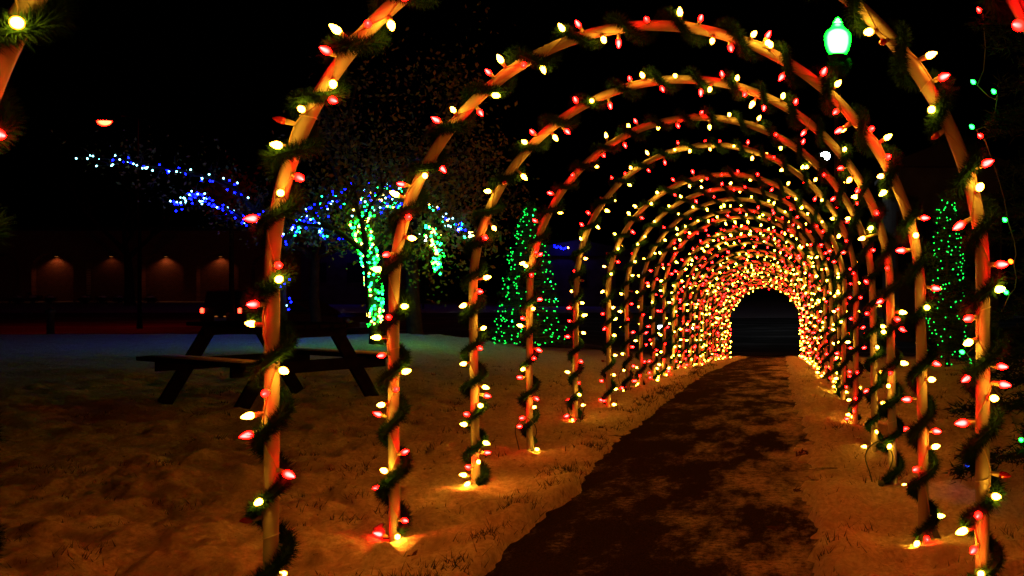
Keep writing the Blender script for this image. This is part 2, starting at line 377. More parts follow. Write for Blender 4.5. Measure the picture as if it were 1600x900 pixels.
def make_arch(i, A, traced=None, proc_filter=None, last=False):
    lab = ('garlanded pipe arch with red and white bulbs, at the tunnel\'s very %s end' % ('near' if i == 0 else 'far')
           if i == 0 or last else 'garlanded white pipe arch with red and white bulbs, %s in from the near end' % ORD[i])
    root = empty('light_arch', (A.cx, A.d, A.zb), lab, 'light arch', GR)
    lod = 0 if i < 4 else (1 if i < 10 else 2)
    # pipe
    N = (110, 60, 36)[lod]; j1, j2 = random.uniform(0, 6), random.uniform(0, 6)
    pts = []
    tt = [-.03]+[A.hl*k/4 for k in range(4)]+[A.hl+math.pi*A.Rr*k/N for k in range(N+1)]+[A.len-A.hl*k/4 for k in range(3, -1, -1)]+[A.len+.03]
    def wob(t): return Vector((math.sin(t*1.7+j1)*.010, math.sin(t*1.3+j2)*.016, math.sin(t*2.1+j2)*.006))*(1 if A.d > 4 else .6)
    for t in tt:
        p, T = A.frame(min(max(t, 0), A.len))
        if t < 0 or t > A.len: p = p+Vector((0, 0, -.06))
        pts.append(p+wob(t))
    mb = MB().tube(pts, PR, (20, 12, 8)[lod], True); mb.build('pipe', M['pvc'], root, True)
    def P(t, ph, r):
        p, T = A.frame(t); e = A.e1(T); rd = e*math.cos(ph)+Vector((0, -1, 0))*math.sin(ph)
        return p+wob(t)+rd*r, rd, T
    # garland
    per = random.uniform(.205, .24); ph0 = random.uniform(0, 6.28); k1 = random.uniform(0, 6)
    if i == 1: per, ph0 = .231, 1.2
    def gph(t): return ph0-2*math.pi*t/per+.7*math.sin(t*2.3+k1)+.35*math.sin(t*6.1+k1)
    step = (.012, .02, .045)[lod]; gl = []; t = random.uniform(.02, .06)
    while t < A.len-.03: gl.append(t); t += step
    cen = [P(t, gph(t), PR+.025+.006*math.sin(t*9+k1))[0] for t in gl]
    MBg = MB().tube(cen, (.017, .019, .021)[lod], 6)
    cn = np.array([tuple(c) for c in cen]); tn = np.gradient(cn, axis=0); tn /= np.linalg.norm(tn, axis=1)[:, None]
    nn = (64000, 19000, 5200)[lod]; nw = (.0019, .0042, .0085)[lod]
    u = rng.random(nn)*(len(cn)-1.001); ui = u.astype(int); fr = (u-ui)[:, None]
    c0 = cn[ui]*(1-fr)+cn[ui+1]*fr; tg = tn[ui]
    rv = rng.normal(size=(nn, 3)); rv -= (rv*tg).sum(1)[:, None]*tg; rv /= np.linalg.norm(rv, axis=1)[:, None]
    dirv = rv+tg*rng.uniform(-.15, .75, nn)[:, None]; dirv /= np.linalg.norm(dirv, axis=1)[:, None]
    fluff = .95+.13*np.sin(u*step*14+k1)
    ln = rng.uniform(.027, .053, nn)*np.minimum(fluff, 1.15)
    sd = np.cross(dirv, rng.normal(size=(nn, 3))); sd /= np.linalg.norm(sd, axis=1)[:, None]
    tri = np.stack([c0-sd*nw, c0+sd*nw, c0+dirv*ln[:, None]], 1)
    cv = np.array(MBg.v); fq = np.array([f for f in MBg.f if len(f) == 4]); quad = cv[fq]
    tri = np.concatenate([tri, quad[:, [0, 1, 2]], quad[:, [0, 2, 3]]])
    link('garland', tris_mesh('garland', tri, M['garland']), root)
    # bulbs: either read off the photograph or strung at even spacing
    B = []
    if traced:
        for (c, px, py) in traced:
            w = at(px, py, A.d); t, n = A.nearest(w.x-A.cx, w.z-A.zb)
            t = min(max(t, .02), A.len-.02)
            rr = .072; s_ = max(-.98, min(.98, n/rr)); ph = math.acos(s_)
            B.append((c, t, ph if abs(n) > .02 else ph+random.uniform(-.2, .2), max(0, abs(n)-.09)))
    if (not traced) or proc_filter:
        t = random.uniform(.02, .07); k = random.randint(0, 1); ph = random.uniform(0, 6.28)
        while t < A.len-.02:
            p, T = A.frame(t)
            if not proc_filter or proc_filter(p+Vector((A.cx, A.d, A.zb))):
                B.append(('warm' if k % 2 else 'red', t, ph, 0))
            k += 1
            if random.random() < .08: k += 1
            ph += random.choice((2.2, 3.1, 3.9))+random.gauss(0, .4); t += (.088 if i > 4 else .1)+random.uniform(-.04, .04)
        if not proc_filter:      # the ends of the string lie by the feet
            B += [('warm', .035, random.uniform(0, 3), 0), ('red', .07, random.uniform(2, 4), 0), (random.choice(('warm', 'red')), A.len-.04, random.uniform(0, 3), 0), ('warm', A.len-.075, random.uniform(0, 3), 0)]
    B.sort(key=lambda b: b[1])
    st = MB(); prev = None; holders = []
    if lod < 2:
        wl = []
        for a, b in zip(B[:-1], B[1:]):
            n = max(2, int((b[1]-a[1])/.03)); dp = (b[2]-a[2]+math.pi) % (2*math.pi)-math.pi
            for q in range(n): wl.append(P(a[1]+(b[1]-a[1])*q/n, a[2]+dp*q/n, PR+.003)[0])
        if wl: st.tube(wl, .003, 5)
    for (c, t, ph, ex) in B:
        p, rd, T = P(t, ph, PR+.002)
        v = (rd+T*random.gauss(0, .22)+Vector((0, random.gauss(0, .12), 0))).normalized()
        holders.append((c, p, v, ex))
        if lod < 2: st.tube([p, p+v*(.012+ex), p+v*(.030+ex)], [.006, .0085, .0095], 8 if lod == 0 else 6)
    if not st.v:
        wl = [P(t, t*9+k1, PR+.003)[0] for t in np.linspace(.02, A.len-.02, 60)]; st.tube(wl, .003, 4)
    so = st.build('light_string', M['socket'] if lod < 2 else M['cord'], root, True)
    for (c, p, v, ex) in holders:
        if c == 'red' and 0 < i < 12 and random.random() < .06: c = 'dull'
        me = BM[(c, lod)]; o = bpy.data.objects.new('bulb', me); C.objects.link(o); o.parent = so
        o.location = p+v*(.028+ex); o.rotation_mode = 'QUATERNION'; o.rotation_quaternion = ray_quat(v); o.scale = (random.uniform(.88, 1.08)*(1.15 if lod == 2 else 1),)*3  # far bulbs enlarged to stand in for bloom
        if lod == 0: o['label'] = 'red bulb' if c == 'red' else 'unlit red bulb' if c == 'dull' else 'warm white bulb'
    if lod == 0:       # cable ties round the pipe
        for k in range(9):
            t = A.len*(k+.5+random.uniform(-.3, .3))/9; p, T = A.frame(t); p = p+wob(t); e = A.e1(T)
            tb = MB().tube([p+(e*math.cos(a)+Vector((0, -1, 0))*math.sin(a))*(PR+.002)+T*.008*math.cos(a) for a in np.linspace(0, 6.1, 18)], .0018, 4)
            tb.build('cable_tie', M['tie'], root)
    return root

def tr(s):
    out = []
    for tok in s.split():
        c, x, y = tok[0], *tok[1:].split(','); out.append(('red' if c == 'r' else 'warm', float(x), float(y)))
    return out
T0 = tr('w69,48 r2,72 r16,215 w5,267 r1583,55')
TA = tr('r638,10 w624,41 w532,50 r582,46 r523,84 w535,131 r525,162 w479,175 r447,186 w448,227 r475,276 w452,306 r401,337 r446,411 w446,440 r408,474 w388,507 w450,574 r431,611 w398,645 r393,674 r454,735 w417,777 r388,810 '
        'w1359,60 r1379,70 w1450,82 r1471,117 w1450,172 r1457,210 r1541,255 w1520,300 r1491,344 r1558,412 w1553,453 r1506,494 w1507,529 r1559,570 r1504,581 w1542,621 r1566,598 r1498,660 r1566,740 w1550,774 r1521,799 w1499,825 r1514,851 w1530,893')
TB = tr('r686,190 r694,260 w674,274 r636,287 w622,305 r648,343 w648,372 r615,394 w598,420 w640,477 r621,496 w594,525 r608,551 w640,582 r630,607 w606,630 r594,652 r640,710 w610,739 r593,762 r639,812 w631,837 r594,841 '
        'w712,180 r754,179 w782,99 r822,109 w850,113 r767,119 w771,159 w882,50 r908,46 w942,68 r968,73 r1014,42 w1064,23 r1093,34 w1113,69 r1137,79 w1175,56 r1200,54 w1198,71 w1206,75 r1225,120 r1290,115 w1311,129 r1308,175 w1319,199 r1312,210 r1363,200 w1390,212 r1389,244 w1378,277 w1377,297 r1446,335 w1428,369 r1411,392 r1462,448 w1446,480 r1461,565 w1452,594 r1415,626 r1459,673 w1457,702 r1426,731 w1464,808 r1444,837 w1426,851')
TC = tr('w924,160 r901,163 r956,173 r839,213 w826,224 w870,217 r889,214 r796,286 w827,278 w771,296 w789,353 r766,369 w770,436 r755,453 w734,472 w766,515 r757,541 w732,566 w762,602 r768,616 w755,633 r737,649 w729,665 w760,690 r765,709 w753,719 r736,733 w726,745 w737,752 r728,766 '
        'w1005,123 r983,129 r1031,143 w1055,123 r1092,150 w1108,144 r1130,122 w1150,126 r1163,150 w1175,167 r1190,168 w1223,153 r1243,162 r1255,208 w1321,234 r1317,265 w1326,279 r1338,295 w1341,310 r1370,327 w1361,355 w1344,372 r1391,418 r1377,466 w1414,487 r1403,498 r1417,510 w1380,520 w1414,566 r1392,585 w1387,603 r1413,674 w1391,693 w1417,756 w1387,766')
TD = tr('w827,415 r847,402 w838,481 r848,466 r822,497 w818,510 r847,542 r840,559 w823,574 r817,590 r844,619 w840,637 r822,653 r815,667 w843,704')
dB = F*W/821
specs = [(F*W/1747, -65, 1717, 455, None), (F*W/1112, 422, 1534, 430, None), (dB, 618, 1439, 452, 849), (dB*1.259, 742, 1394, 452, 768), (dB*1.537, 829, 1364, 452, 706)]
w5 = [430, 375, 328, 297, 271, 251, 233]
for w in w5: specs.append((F*W/w, VX-.7367*w, VX+.2633*w, None, None))
r0, n_more = F*W/233/dB, 17
for k in range(1, n_more+1):
    w = 821/(r0+(7.33-r0)*(k+(random.uniform(-.16, .16) if k < n_more else 0))/n_more); specs.append((F*W/w, VX-.7367*w, VX+.2633*w, None, None))
for i, (d, xl, xr, yc, yb) in enumerate(specs):
    if yc is None:
        zb = float(base_z((xl+xr)/2*0-.5, d)); xl += random.uniform(-.035, .035)*F/d; xr += random.uniform(-.035, .035)*F/d
        zc = zb+H+random.uniform(-.05, .06); yc = HY+(H-zc)*F/d; yb = HY+(H-zb)*F/d
    A = Arch(d, xl, xr, yc, yb)
    vis = lambda p: not (-70 < VX+p.x*F/p.y < 1670 and -30 < HY+(H-p.z)*F/p.y < 900)
    if i == 0: make_arch(i, A, T0, vis)
    elif i == 1: make_arch(i, A, TA, vis)
    elif i == 2: make_arch(i, A, TB)
    elif i == 3: make_arch(i, A, TC)
    elif i == 4:
        make_arch(i, A, TD, lambda p: not (p.x < -1.5 and p.z < 1.25))
    else: make_arch(i, A, last=(i == len(specs)-1))

# a cord loop with a plug lying at the foot of some legs
def cord_loop(i, side, label):
    d = specs[i][0]; x = (specs[i][1 if side < 0 else 2]-VX)*d/F+.03*side*-1; z = float(snow_z(x, d-.05))
    pts = [(x-.05+.07*math.cos(a)*(1+.2*math.sin(3*a)), d-.05-.02*math.sin(a*2), z+.12+.13*math.sin(a)) for a in np.linspace(-1.5, 4.4, 26)]
    o = MB().tube(pts, .004, 6)
    x2 = pts[0][0]; o.box(x2-.012, x2+.02, d-.07, d-.04, z, z+.03, .004)
    tag(o.build('power_cord', M['cord'], None, True), label, 'power cord', 'cord loops at the feet of the arches')
for k, (i, sd_, lb) in enumerate(((5, -1, 'thin cord looped at the left foot of the sixth arch'), (4, -1, 'thin cord looped at the left foot of the fifth arch'), (3, 1, 'thin cord looped at the right foot of the fourth arch'), (7, -1, 'thin cord looped at the left foot of the eighth arch'))):
    cord_loop(i, sd_, lb)

# small clamp boxes (ground stakes) at the feet
for (i, sd_, lb) in ((2, -1, 'black stake clip leaning on the left foot of the third arch'), (2, 1, 'black stake clip beside the right foot of the third arch')):
    d = specs[i][0]; x = (specs[i][1 if sd_ < 0 else 2]-VX)*d/F+(-.05 if sd_ < 0 else .08); z = float(snow_z(x, d+.02))
    mb = MB().box(-.014, .014, -.01, .01, -.04, .075, .004).box(-.026, .026, -.014, .014, .06, .078, .004)
    o = mb.build('ground_stake', M['black']); o.location = (x, d+.03, z); o.rotation_euler = (0, R(-32 if sd_ < 0 else -25), R(10)); tag(o, lb, 'stake')

# fallen leaves and clods
def leaf_shape():
    pts = []
    for k in range(20):
        a = 2*math.pi*k/20; r = 1+.45*math.cos(5*a)+.12*math.cos(11*a); pts.append((r*math.cos(a), r*math.sin(a), .25*math.sin(2*a)+.15*random.random()))
    vs = [(0, 0, .1)]+pts; return vs, [(0, k+1, (k+1) % 20+1) for k in range(20)]
for k, (px, py, sz, lb) in enumerate(((643, 872, .036, 'dark curled maple leaf lying below the left foot of the third arch'), (690, 770, .02, 'small curled leaf on the snow between the third and fourth arch'),
        (940, 674, .03, 'brown leaf on the snow beside the left foot of the sixth arch'), (476, 838, .022, 'dark leaf scrap on the snow beside the second arch left leg'))):
    z0 = 0; d = F*H/(py-HY); p = at(px, py, d); vs, fs = leaf_shape()
    o = MB().add([(v[0]*sz, v[1]*sz*.8, v[2]*sz*1.3) for v in vs], fs).build('fallen_leaf', M['dkleaf'])
    o.location = (p.x, p.y, float(snow_z(p.x, p.y))+.012); o.rotation_euler = (R(25), R(10*k), k*1.3); tag(o, lb, 'leaf', 'fallen leaves on the snow')
for (px, py, sz, lb) in ((1253, 723, .05, 'dark upright clod at the right edge of the path'), (1243, 777, .03, 'small dark clod on the right side of the path'), (1207, 839, .035, 'flat dark twig litter in the middle of the path')):
    d = F*(H+.03)/(py-HY); p = at(px, py, d); vs = []; fs = []
    mb = MB()
    for q in range(14):
        a = random.uniform(0, 6.28); r = random.random()*sz; c = Vector((r*math.cos(a), r*math.sin(a)*.6, random.random()*sz*(.9 if sz > .04 else .2)))
        mb.tube([c, c+Vector((random.gauss(0, 1), random.gauss(0, 1), random.gauss(0, .7)))*sz*.45], [sz*.16, sz*.03], 5)
    o = mb.build('dirt_clod', M['dkleaf']); o.location = (p.x, p.y, float(base_z(p.x, p.y))+.01); tag(o, lb, 'clod', 'dirt clods on the path')

# ------------------------------------------------------------------ picnic table
def beam(mb, a, b, w, h):
    a = Vector(a); b = Vector(b); t = (b-a).normalized(); s = t.cross(Vector((0, 0, 1)))
    s = s.normalized() if s.length > .05 else Vector((0, 1, 0)); u = s.cross(t)
    vs = [p+s*x*w/2+u*y*h/2 for p in (a, b) for (x, y) in ((-1, -1), (1, -1), (1, 1), (-1, 1))]
    return mb.add(vs, [(3, 2, 1, 0), (4, 5, 6, 7), (0, 1, 5, 4), (1, 2, 6, 5), (2, 3, 7, 6), (3, 0, 4, 7)])
def picnic_table():
    p = at(424, 0, 10.3); root = empty('picnic_table', (p.x, 10.3, 0), 'dark wooden picnic table with snow on its bench, standing on the lawn', 'picnic table', rz=R(-32))
    mb = MB()
    for k in range(5): mb.box(-.95, .95, -.37+k*.15, -.37+k*.15+.14, .78, .82, .006)
    mb.build('table_top', M['wood'], root)
    for s in (-1, 1):
        b = MB()
        for k in range(2): y = s*.72+(-.14 if k == 0 else .01); b.box(-.95, .95, y, y+.13, .44, .48, .006)
        bo = b.build('bench', M['wood'], root)
        sn = MB().box(-.8, .9, s*.72-.09, s*.72+.1, .481, .497, .008); sn.build('snow_layer', M['cap'], bo, True)
    for x in (-.68, .68):
        for s in (-1, 1):
            beam(MB(), (x, s*.25, .78), (x, s*.72, 0), .045, .13).build('leg', M['wood'], root)
        beam(MB(), (x+.045, -.82, .40), (x+.045, .82, .40), .045, .12).build('cross_beam', M['wood'], root)
        beam(MB(), (x+.045, -.36, .73), (x+.045, .36, .73), .045, .09).build('top_rail', M['wood'], root)
picnic_table()

# ------------------------------------------------------------------ LED strings
def led_me(c, r): return lathe_mesh('led', [(r*.3, -r), (r, -.3*r), (r, .3*r), (r*.3, r)], 5, M[c], False)
_led = {}
def led_string(label, pts, cols, r, name='light_string', group=None):
    """pts: world positions in order; cols: material per point"""
    root = empty(name, pts[0], label, 'string lights', group); o0 = Vector(pts[0])
    idx = list(range(len(pts))); random.shuffle(idx); keep = set(idx[:100]); rest = MB(); restc = {}
    mb = MB(); last = None
    for i, p in enumerate(pts):
        if last is not None and (p-last).length < .9: mb.tube([last-o0, p-o0], r*.2, 3, False)
        last = p
    mb.build('cord', M['cord'], root)
    for i, (p, c) in enumerate(zip(pts, cols)):
        if (c, r) not in _led: _led[(c, r)] = led_me(c, r)
        if i in keep:
            o = bpy.data.objects.new('led', _led[(c, r)]); C.objects.link(o); o.parent = root; o.location = p-o0
        else: restc.setdefault(c, []).append(p-o0)
    if restc:
        vs = []; fs = []; mi = []; ms = list(restc)
        for k, c in enumerate(ms):
            me = _led[(c, r)]; bv = [v.co.copy() for v in me.vertices]; bf = [tuple(q.vertices) for q in me.polygons]
            for p in restc[c]:
                n = len(vs); vs += [tuple(v+p) for v in bv]; fs += [tuple(a+n for a in f) for f in bf]; mi += [k]*len(bf)
        me = bpy.data.meshes.new('leds'); me.from_pydata(vs, [], fs)
        for c in ms: me.materials.append(M[c])
        me.polygons.foreach_set('material_index', mi); o = link('more_leds', me, root); o['kind'] = 'stuff'
    return root
def along(poly, n, jit):
    poly = [Vector(p) for p in poly]; L = [0]
    for a, b in zip(poly[:-1], poly[1:]): L.append(L[-1]+(b-a).length)
    out = []
    for k in range(n):
        s = L[-1]*(k+random.random())/n; i = max(j for j in range(len(L)-1) if L[j] <= s); f = (s-L[i])/(L[i+1]-L[i])
        out.append(poly[i].lerp(poly[i+1], f)+Vector((random.gauss(0, jit), random.gauss(0, jit), random.gauss(0, jit))))
    return out

# ------------------------------------------------------------------ trees
def leaf_cloud(cens, n, size, spread, m, name, parent, org):
    cens = np.array([tuple(c) for c in cens]); k = rng.integers(0, len(cens), n)
    c = cens[k]+rng.normal(size=(n, 3))*np.array(spread)
    a = rng.normal(size=(n, 3)); a /= np.linalg.norm(a, axis=1)[:, None]; b = np.cross(a, rng.normal(size=(n, 3))); b /= np.linalg.norm(b, axis=1)[:, None]
    s = rng.uniform(.5, 1.2, n)[:, None]*size
    q = np.stack([c-a*s, c-b*s*.55, c+a*s, c+b*s*.55], 1)-np.array(tuple(org))
    return link(name, tris_mesh(name, q, m, 4), parent)
def grow(mb, p, v, r, depth, tips, org, up=.25):
    L = r*random.uniform(14, 22); pts = [p]; q = p.copy(); d = v.normalized()
    for k in range(4):
        d = (d+Vector((random.gauss(0, .16), random.gauss(0, .16), random.gauss(0, .1)+up*.15))).normalized(); q = q+d*L/4; pts.append(q.copy())
    mb.tube([x-org for x in pts], [r, r*.9, r*.8, r*.7, r*.6], 6 if depth > 1 else 4, False)
    if depth == 0: tips += pts[2:]; return
    if depth == 1: tips += pts[3:]
    for k in range(random.randint(2, 3)):
        nd = (d+Vector((random.gauss(0, .6), random.gauss(0, .6), random.gauss(.1, .4)))).normalized()
        grow(mb, pts[random.choice((3, 4, 4))], nd, r*.62, depth-1, tips, org, up)
def broad_tree(name, label, base, lean, r, depth, limbs=(), leaves=0, lsize=.08, lspread=.25, lm='leaf', group=None, extra_cens=()):
    base = Vector(base); root = empty(name, base, label, 'tree', group); mb = MB(); tips = []
    if lean is not None:
        top = Vector(lean)
        pts = [base+Vector((0, 0, -.15)), base+(top-base)*.1, base.lerp(top, .5)+Vector((random.gauss(0, .04), 0, 0)), top]
        mb.tube([p-base for p in pts], [r*1.35, r*1.05, r*.9, r*.75], 12, False)
        for k in range(4): grow(mb, top-(top-base)*random.uniform(0, .12), Vector((math.cos(k*1.6+.4)*.7, math.sin(k*1.6+.4)*.7, random.uniform(.5, 1.1))), r*.55, depth, tips, base)
    mb.build('trunk', M['bark'], root, True)
    for poly, ra, rb in limbs:
        poly = [Vector(p) for p in poly]; n = len(poly); lb = MB()
        lb.tube([p-base for p in poly], [ra+(rb-ra)*k/(n-1) for k in range(n)], 7)
        for k in range(1, n):
            for _ in range(2):
                q = poly[k-1].lerp(poly[k], random.random()); grow(lb, q, Vector((random.gauss(0, .7), random.gauss(0, .7), random.gauss(.2, .5))), max(.012, ra*.25), 1, tips, base)
        lb.build('limb', M['bark'], root, True)
    if leaves: leaf_cloud(tips+list(extra_cens), leaves, lsize, (lspread,)*3, M[lm], 'crown', root, base)
    return root, tips

def D(d, *pts): return [at(x, y, d+(k % 3-1)*.15) for k, (x, y) in enumerate(pts)]
# tree hung with blue lights
d1 = 21.5; b1 = at(443, 0, d1); b1.z = 0
L1 = D(d1, (443, 385), (405, 358), (370, 338), (335, 318), (303, 305), (272, 322))
L2 = D(d1, (443, 380), (420, 352), (395, 325), (365, 292), (330, 278), (290, 268), (250, 263), (205, 252), (165, 248), (124, 245))
L3 = D(d1, (445, 375), (470, 348), (490, 335), (510, 318), (545, 300), (590, 293), (640, 290))
L4 = D(d1, (450, 362), (475, 352), (495, 344), (508, 372))
broad_tree('shade_tree', 'leafy tree by the road whose long bare limbs carry blue and ice white lights', b1, at(443, 385, d1), .09, 1,
           [(L1, .06, .015), (L2, .07, .01), (L3, .06, .015), (L4, .03, .01)], 900, .05, .22)
lp = along(L1, 95, .05)+along([p+Vector((0, 0, .04)) for p in L1[3:]], 14, .06)
led_string('blue and ice white lights on the lower forked limb of the roadside tree', lp, [random.choice(('led_blue', 'led_blue', 'led_cyan')) for _ in lp], .017)
lp = along(L2, 72, .075); led_string('blue and ice white lights along the longest bare limb reaching over the lawn', lp, [random.choice(('led_blue', 'led_cyan')) for _ in lp], .017)
lp = along(L3[:3], 60, .06)+along(L3[2:], 80, .11)+along(L4, 45, .04); led_string('blue and green lights along the arching limb towards the green-lit tree', lp, [random.choice(('led_blue', 'led_blue', 'led_cyan', 'led_teal')) for _ in lp], .017)
lp = along(D(d1, (443, 392), (440, 440), (444, 495)), 26, .09); led_string('sparse blue lights wound round the upright trunk of the roadside tree', lp, [random.choice(('led_blue', 'led_cyan')) for _ in lp], .017)
# tree wrapped with green and yellow lights
d2 = 21.0; b2 = at(588, 0, d2); b2.z = 0
TRK = D(d2, (588, 525), (586, 470), (583, 430), (574, 390), (562, 350), (560, 328))
E1 = D(d2, (560, 335), (575, 318), (600, 316), (635, 308)); E2 = D(d2, (640, 318), (665, 322), (695, 340), (730, 365), (755, 382))
E3 = D(d2, (672, 352), (682, 385), (681, 425))
cc = [at(random.gauss(640, 75), random.gauss(235, 80), d2+random.gauss(.6, .8)) for _ in range(110)]+[at(random.gauss(700, 50), random.gauss(400, 28), d2+.4) for _ in range(26)]
root2, tips2 = broad_tree('maple_tree', 'broad leafy tree with a trunk wrapped in green and yellow lights', b2, TRK[3], .12, 2,
           [(TRK[3:], .09, .06), (E1, .06, .04), ([E1[-1]]+E2, .05, .015), (E3, .03, .01),
            (D(d2+.3, (574, 390), (600, 330), (640, 250), (690, 170), (720, 110)), .08, .02), (D(d2+.5, (580, 400), (560, 300), (540, 200), (560, 120)), .07, .02),
            (D(d2+.4, (640, 250), (720, 240), (780, 260)), .04, .01)], 6500, .06, .28, extra_cens=cc)
lp = []
for k in range(230):
    f = (k+.5)/230; y = 330+f*188; x = np.interp(y, [328, 350, 390, 430, 470, 525], [560, 562, 574, 583, 586, 588]); a = random.uniform(-1.5, 1.5); rr = 16-4*f
    lp.append(at(x+rr*math.sin(a)+(8 if y < 345 else 0), y+random.gauss(0, 2), d2-.22*math.cos(a)))
led_string('green and yellow lights wrapped round the leaning trunk of the broad tree', lp, [random.choice(('led_green', 'led_green', 'led_teal', 'led_yellow')) for _ in lp], .021)
lp = along(E1, 85, .13)+along(E2, 70, .06); led_string('ice blue, yellow and green lights along the limb sloping down to the right', lp, [random.choice(('led_cyan', 'led_yellow', 'led_teal', 'led_blue')) for _ in lp], .018)
lp = along(E3, 80, .06); led_string('bright green lights on the short branch hanging from the broad tree', lp, [random.choice(('led_green', 'led_teal', 'led_teal', 'led_yellow')) for _ in lp], .02)
# bare / dark roadside trees
for (px, d, r, lb, lv, top) in ((497, 27, .14, 'dark slim tree without lights behind the picnic table', 500, 400), (648, 25, .19, 'thick dark trunk of an unlit tree behind the green-wrapped tree', 2500, 400), (203, 82, .35, 'bare dark tree in front of the brick building', 0, 395)):
    b = at(px, 0, d); b.z = float(base_z(b.x, b.y)); t = at(px-4, top, d)
    broad_tree('roadside_tree', lb, b, t, r, 3 if d < 50 else 3, (), lv, .06, .3, group='unlit trees along the road')

# clump of leaves with red lamp light put into its colour
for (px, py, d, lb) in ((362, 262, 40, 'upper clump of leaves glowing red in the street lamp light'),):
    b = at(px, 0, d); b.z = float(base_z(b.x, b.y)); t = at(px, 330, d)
    broad_tree('red_lit_tree', 'young tree beyond the road, red street lamp light painted into its leaves', b, t, .1, 1, [(D(d, (px, 330), (px-2, 290), (px+4, 250)), .06, .02)], 700, .12, .25, 'redleaf')

# ------------------------------------------------------------------ conifers
def conifer(label, base, h, r, n, size, name='conifer', skirt=.15, m='needle', group=None, col=.75):
    base = Vector(base); root = empty(name, base, label, 'conifer', group)
    MB().tube([(0, 0, -.1), (0, 0, h*.5), (0, 0, h*.97)], [r*.11, r*.07, r*.01], 8).build('trunk', M['bark'], root)
    mb = MB(); T = []
    nb = int(26*h); 
    for k in range(nb):
        f = (k+.5)/nb; z = h*(skirt*.4+(1-skirt*.4)*f); rad = r*((1-f)**col)*random.uniform(.72, 1.08)+.05; a = k*2.4+random.gauss(0, .3)
        dr = Vector((math.cos(a), math.sin(a), 0)); tip = Vector((0, 0, z))+dr*rad+Vector((0, 0, -rad*random.uniform(.05, .35)))
        mb.tube([(0, 0, z), tip], [.012, .003], 4, False)
        m_ = max(4, int(n/nb*(.35+1.3*(1-f))))
        u = rng.random(m_)**.6; c = np.array([0, 0, z])*(1-u[:, None])+np.array(tuple(tip))*u[:, None]
        side = np.array([-math.sin(a), math.cos(a), 0]); c = c+side*rng.normal(size=(m_, 1))*rad*.16*(1.2-u[:, None])+rng.normal(size=(m_, 3))*size*.3
        dv = np.array(tuple(dr))*.5+side*rng.normal(size=(m_, 1))*.7+rng.normal(size=(m_, 3))*.35; dv /= np.linalg.norm(dv, axis=1)[:, None]
        sd = np.cross(dv, rng.normal(size=(m_, 3))); sd /= np.linalg.norm(sd, axis=1)[:, None]
        l = rng.uniform(.6, 1.3, (m_, 1))*size
        T.append(np.stack([c-sd*size*.09, c+sd*size*.09, c+dv*l], 1))
    link('crown', tris_mesh('crown', np.concatenate(T), M[m]), root); mb.build('branches', M['bark'], root)
    return root
d3 = 24; b3 = at(828, 0, d3); b3.z = float(base_z(b3.x, d3))
conifer('pointed evergreen dotted with small green lights, beyond the left row of arches', b3, 3.55, .88, 9000, .1, col=.62)
lp = []
for k in range(250):
    f = random.random()**1.35*.98; z = .15+3.35*f; rad = .86*(1-f)**.62*random.uniform(.75, 1.05)+.03; a = random.uniform(math.pi*.95, math.pi*2.05)
    lp.append(b3+Vector((rad*math.cos(a), rad*math.sin(a), z)))
lp.sort(key=lambda p: p.z); led_string('small green lights dotted over the pointed evergreen', lp, [random.choice(('led_dim', 'led_dim', 'led_dim', 'led_teal')) if random.random() < .15 else 'led_dim' for _ in lp], .0125)
d4 = 19; b4 = at(1480, 0, d4); b4.z = float(base_z(b4.x, d4))-.02
conifer('narrow evergreen dotted with small green lights, beyond the right row of arches', b4, 3.4, .46, 7000, .09, col=.35)
lp = []
for k in range(165):
    f = random.random()*.98; z = .08+3.25*f; rad = .46*(1-f)**.35*random.uniform(.75, 1.02); a = random.uniform(math.pi*.95, math.pi*2.05)
    lp.append(b4+Vector((rad*math.cos(a), rad*math.sin(a), z)))
lp.sort(key=lambda p: p.z); led_string('small green lights dotted over the narrow evergreen', lp, ['led_dim']*len(lp), .0105)
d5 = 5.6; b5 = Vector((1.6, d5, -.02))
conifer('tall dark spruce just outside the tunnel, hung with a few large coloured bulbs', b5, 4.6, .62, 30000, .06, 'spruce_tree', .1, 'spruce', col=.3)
tr5 = [('green', 1555, 145), ('green', 1521, 200), ('green', 1523, 130), ('green', 1572, 345), ('green', 1574, 458), ('green', 1506, 551), ('blue', 1515, 728), ('red', 1532, 18), ('red', 1534, 214), ('amber', 1581, 410), ('green', 1597, 688), ('blue', 1412, 3)]
rt = empty('light_string', b5+Vector((0, -.5, 0)), 'large green, red, blue and amber bulbs hung on the tall dark spruce', 'string lights')
cdp = []
for (c, px, py) in tr5:
    if px < 1490: continue
    a = at(px, py, 5.1); cx = b5.x; rr = .62*(max(.03, 1-a.z/4.6))**.3; dx = max(-.97*rr, min(.97*rr, a.x-cx)); dd = d5-math.sqrt(max(.001, rr*rr-dx*dx))*.9; p = at(px, py, dd)
    v = Vector((dx, -.6, .2)).normalized(); cdp.append(p-rt.location-v*.03)
    o = bpy.data.objects.new('bulb', BM[(c, 0)]); C.objects.link(o); o.parent = rt; o.location = p-rt.location; o.rotation_mode = 'QUATERNION'; o.rotation_quaternion = ray_quat(v); o['label'] = c+' bulb'
cdp.sort(key=lambda p: p.z); wire = []
for a, b in zip(cdp[:-1], cdp[1:]): wire += [a, a.lerp(b, .33)+Vector((.05, .12, -.02)), a.lerp(b, .66)+Vector((.05, .12, -.02))]
MB().tube(wire+[cdp[-1]], .003, 5).build('cord', M['cord'], rt, True)

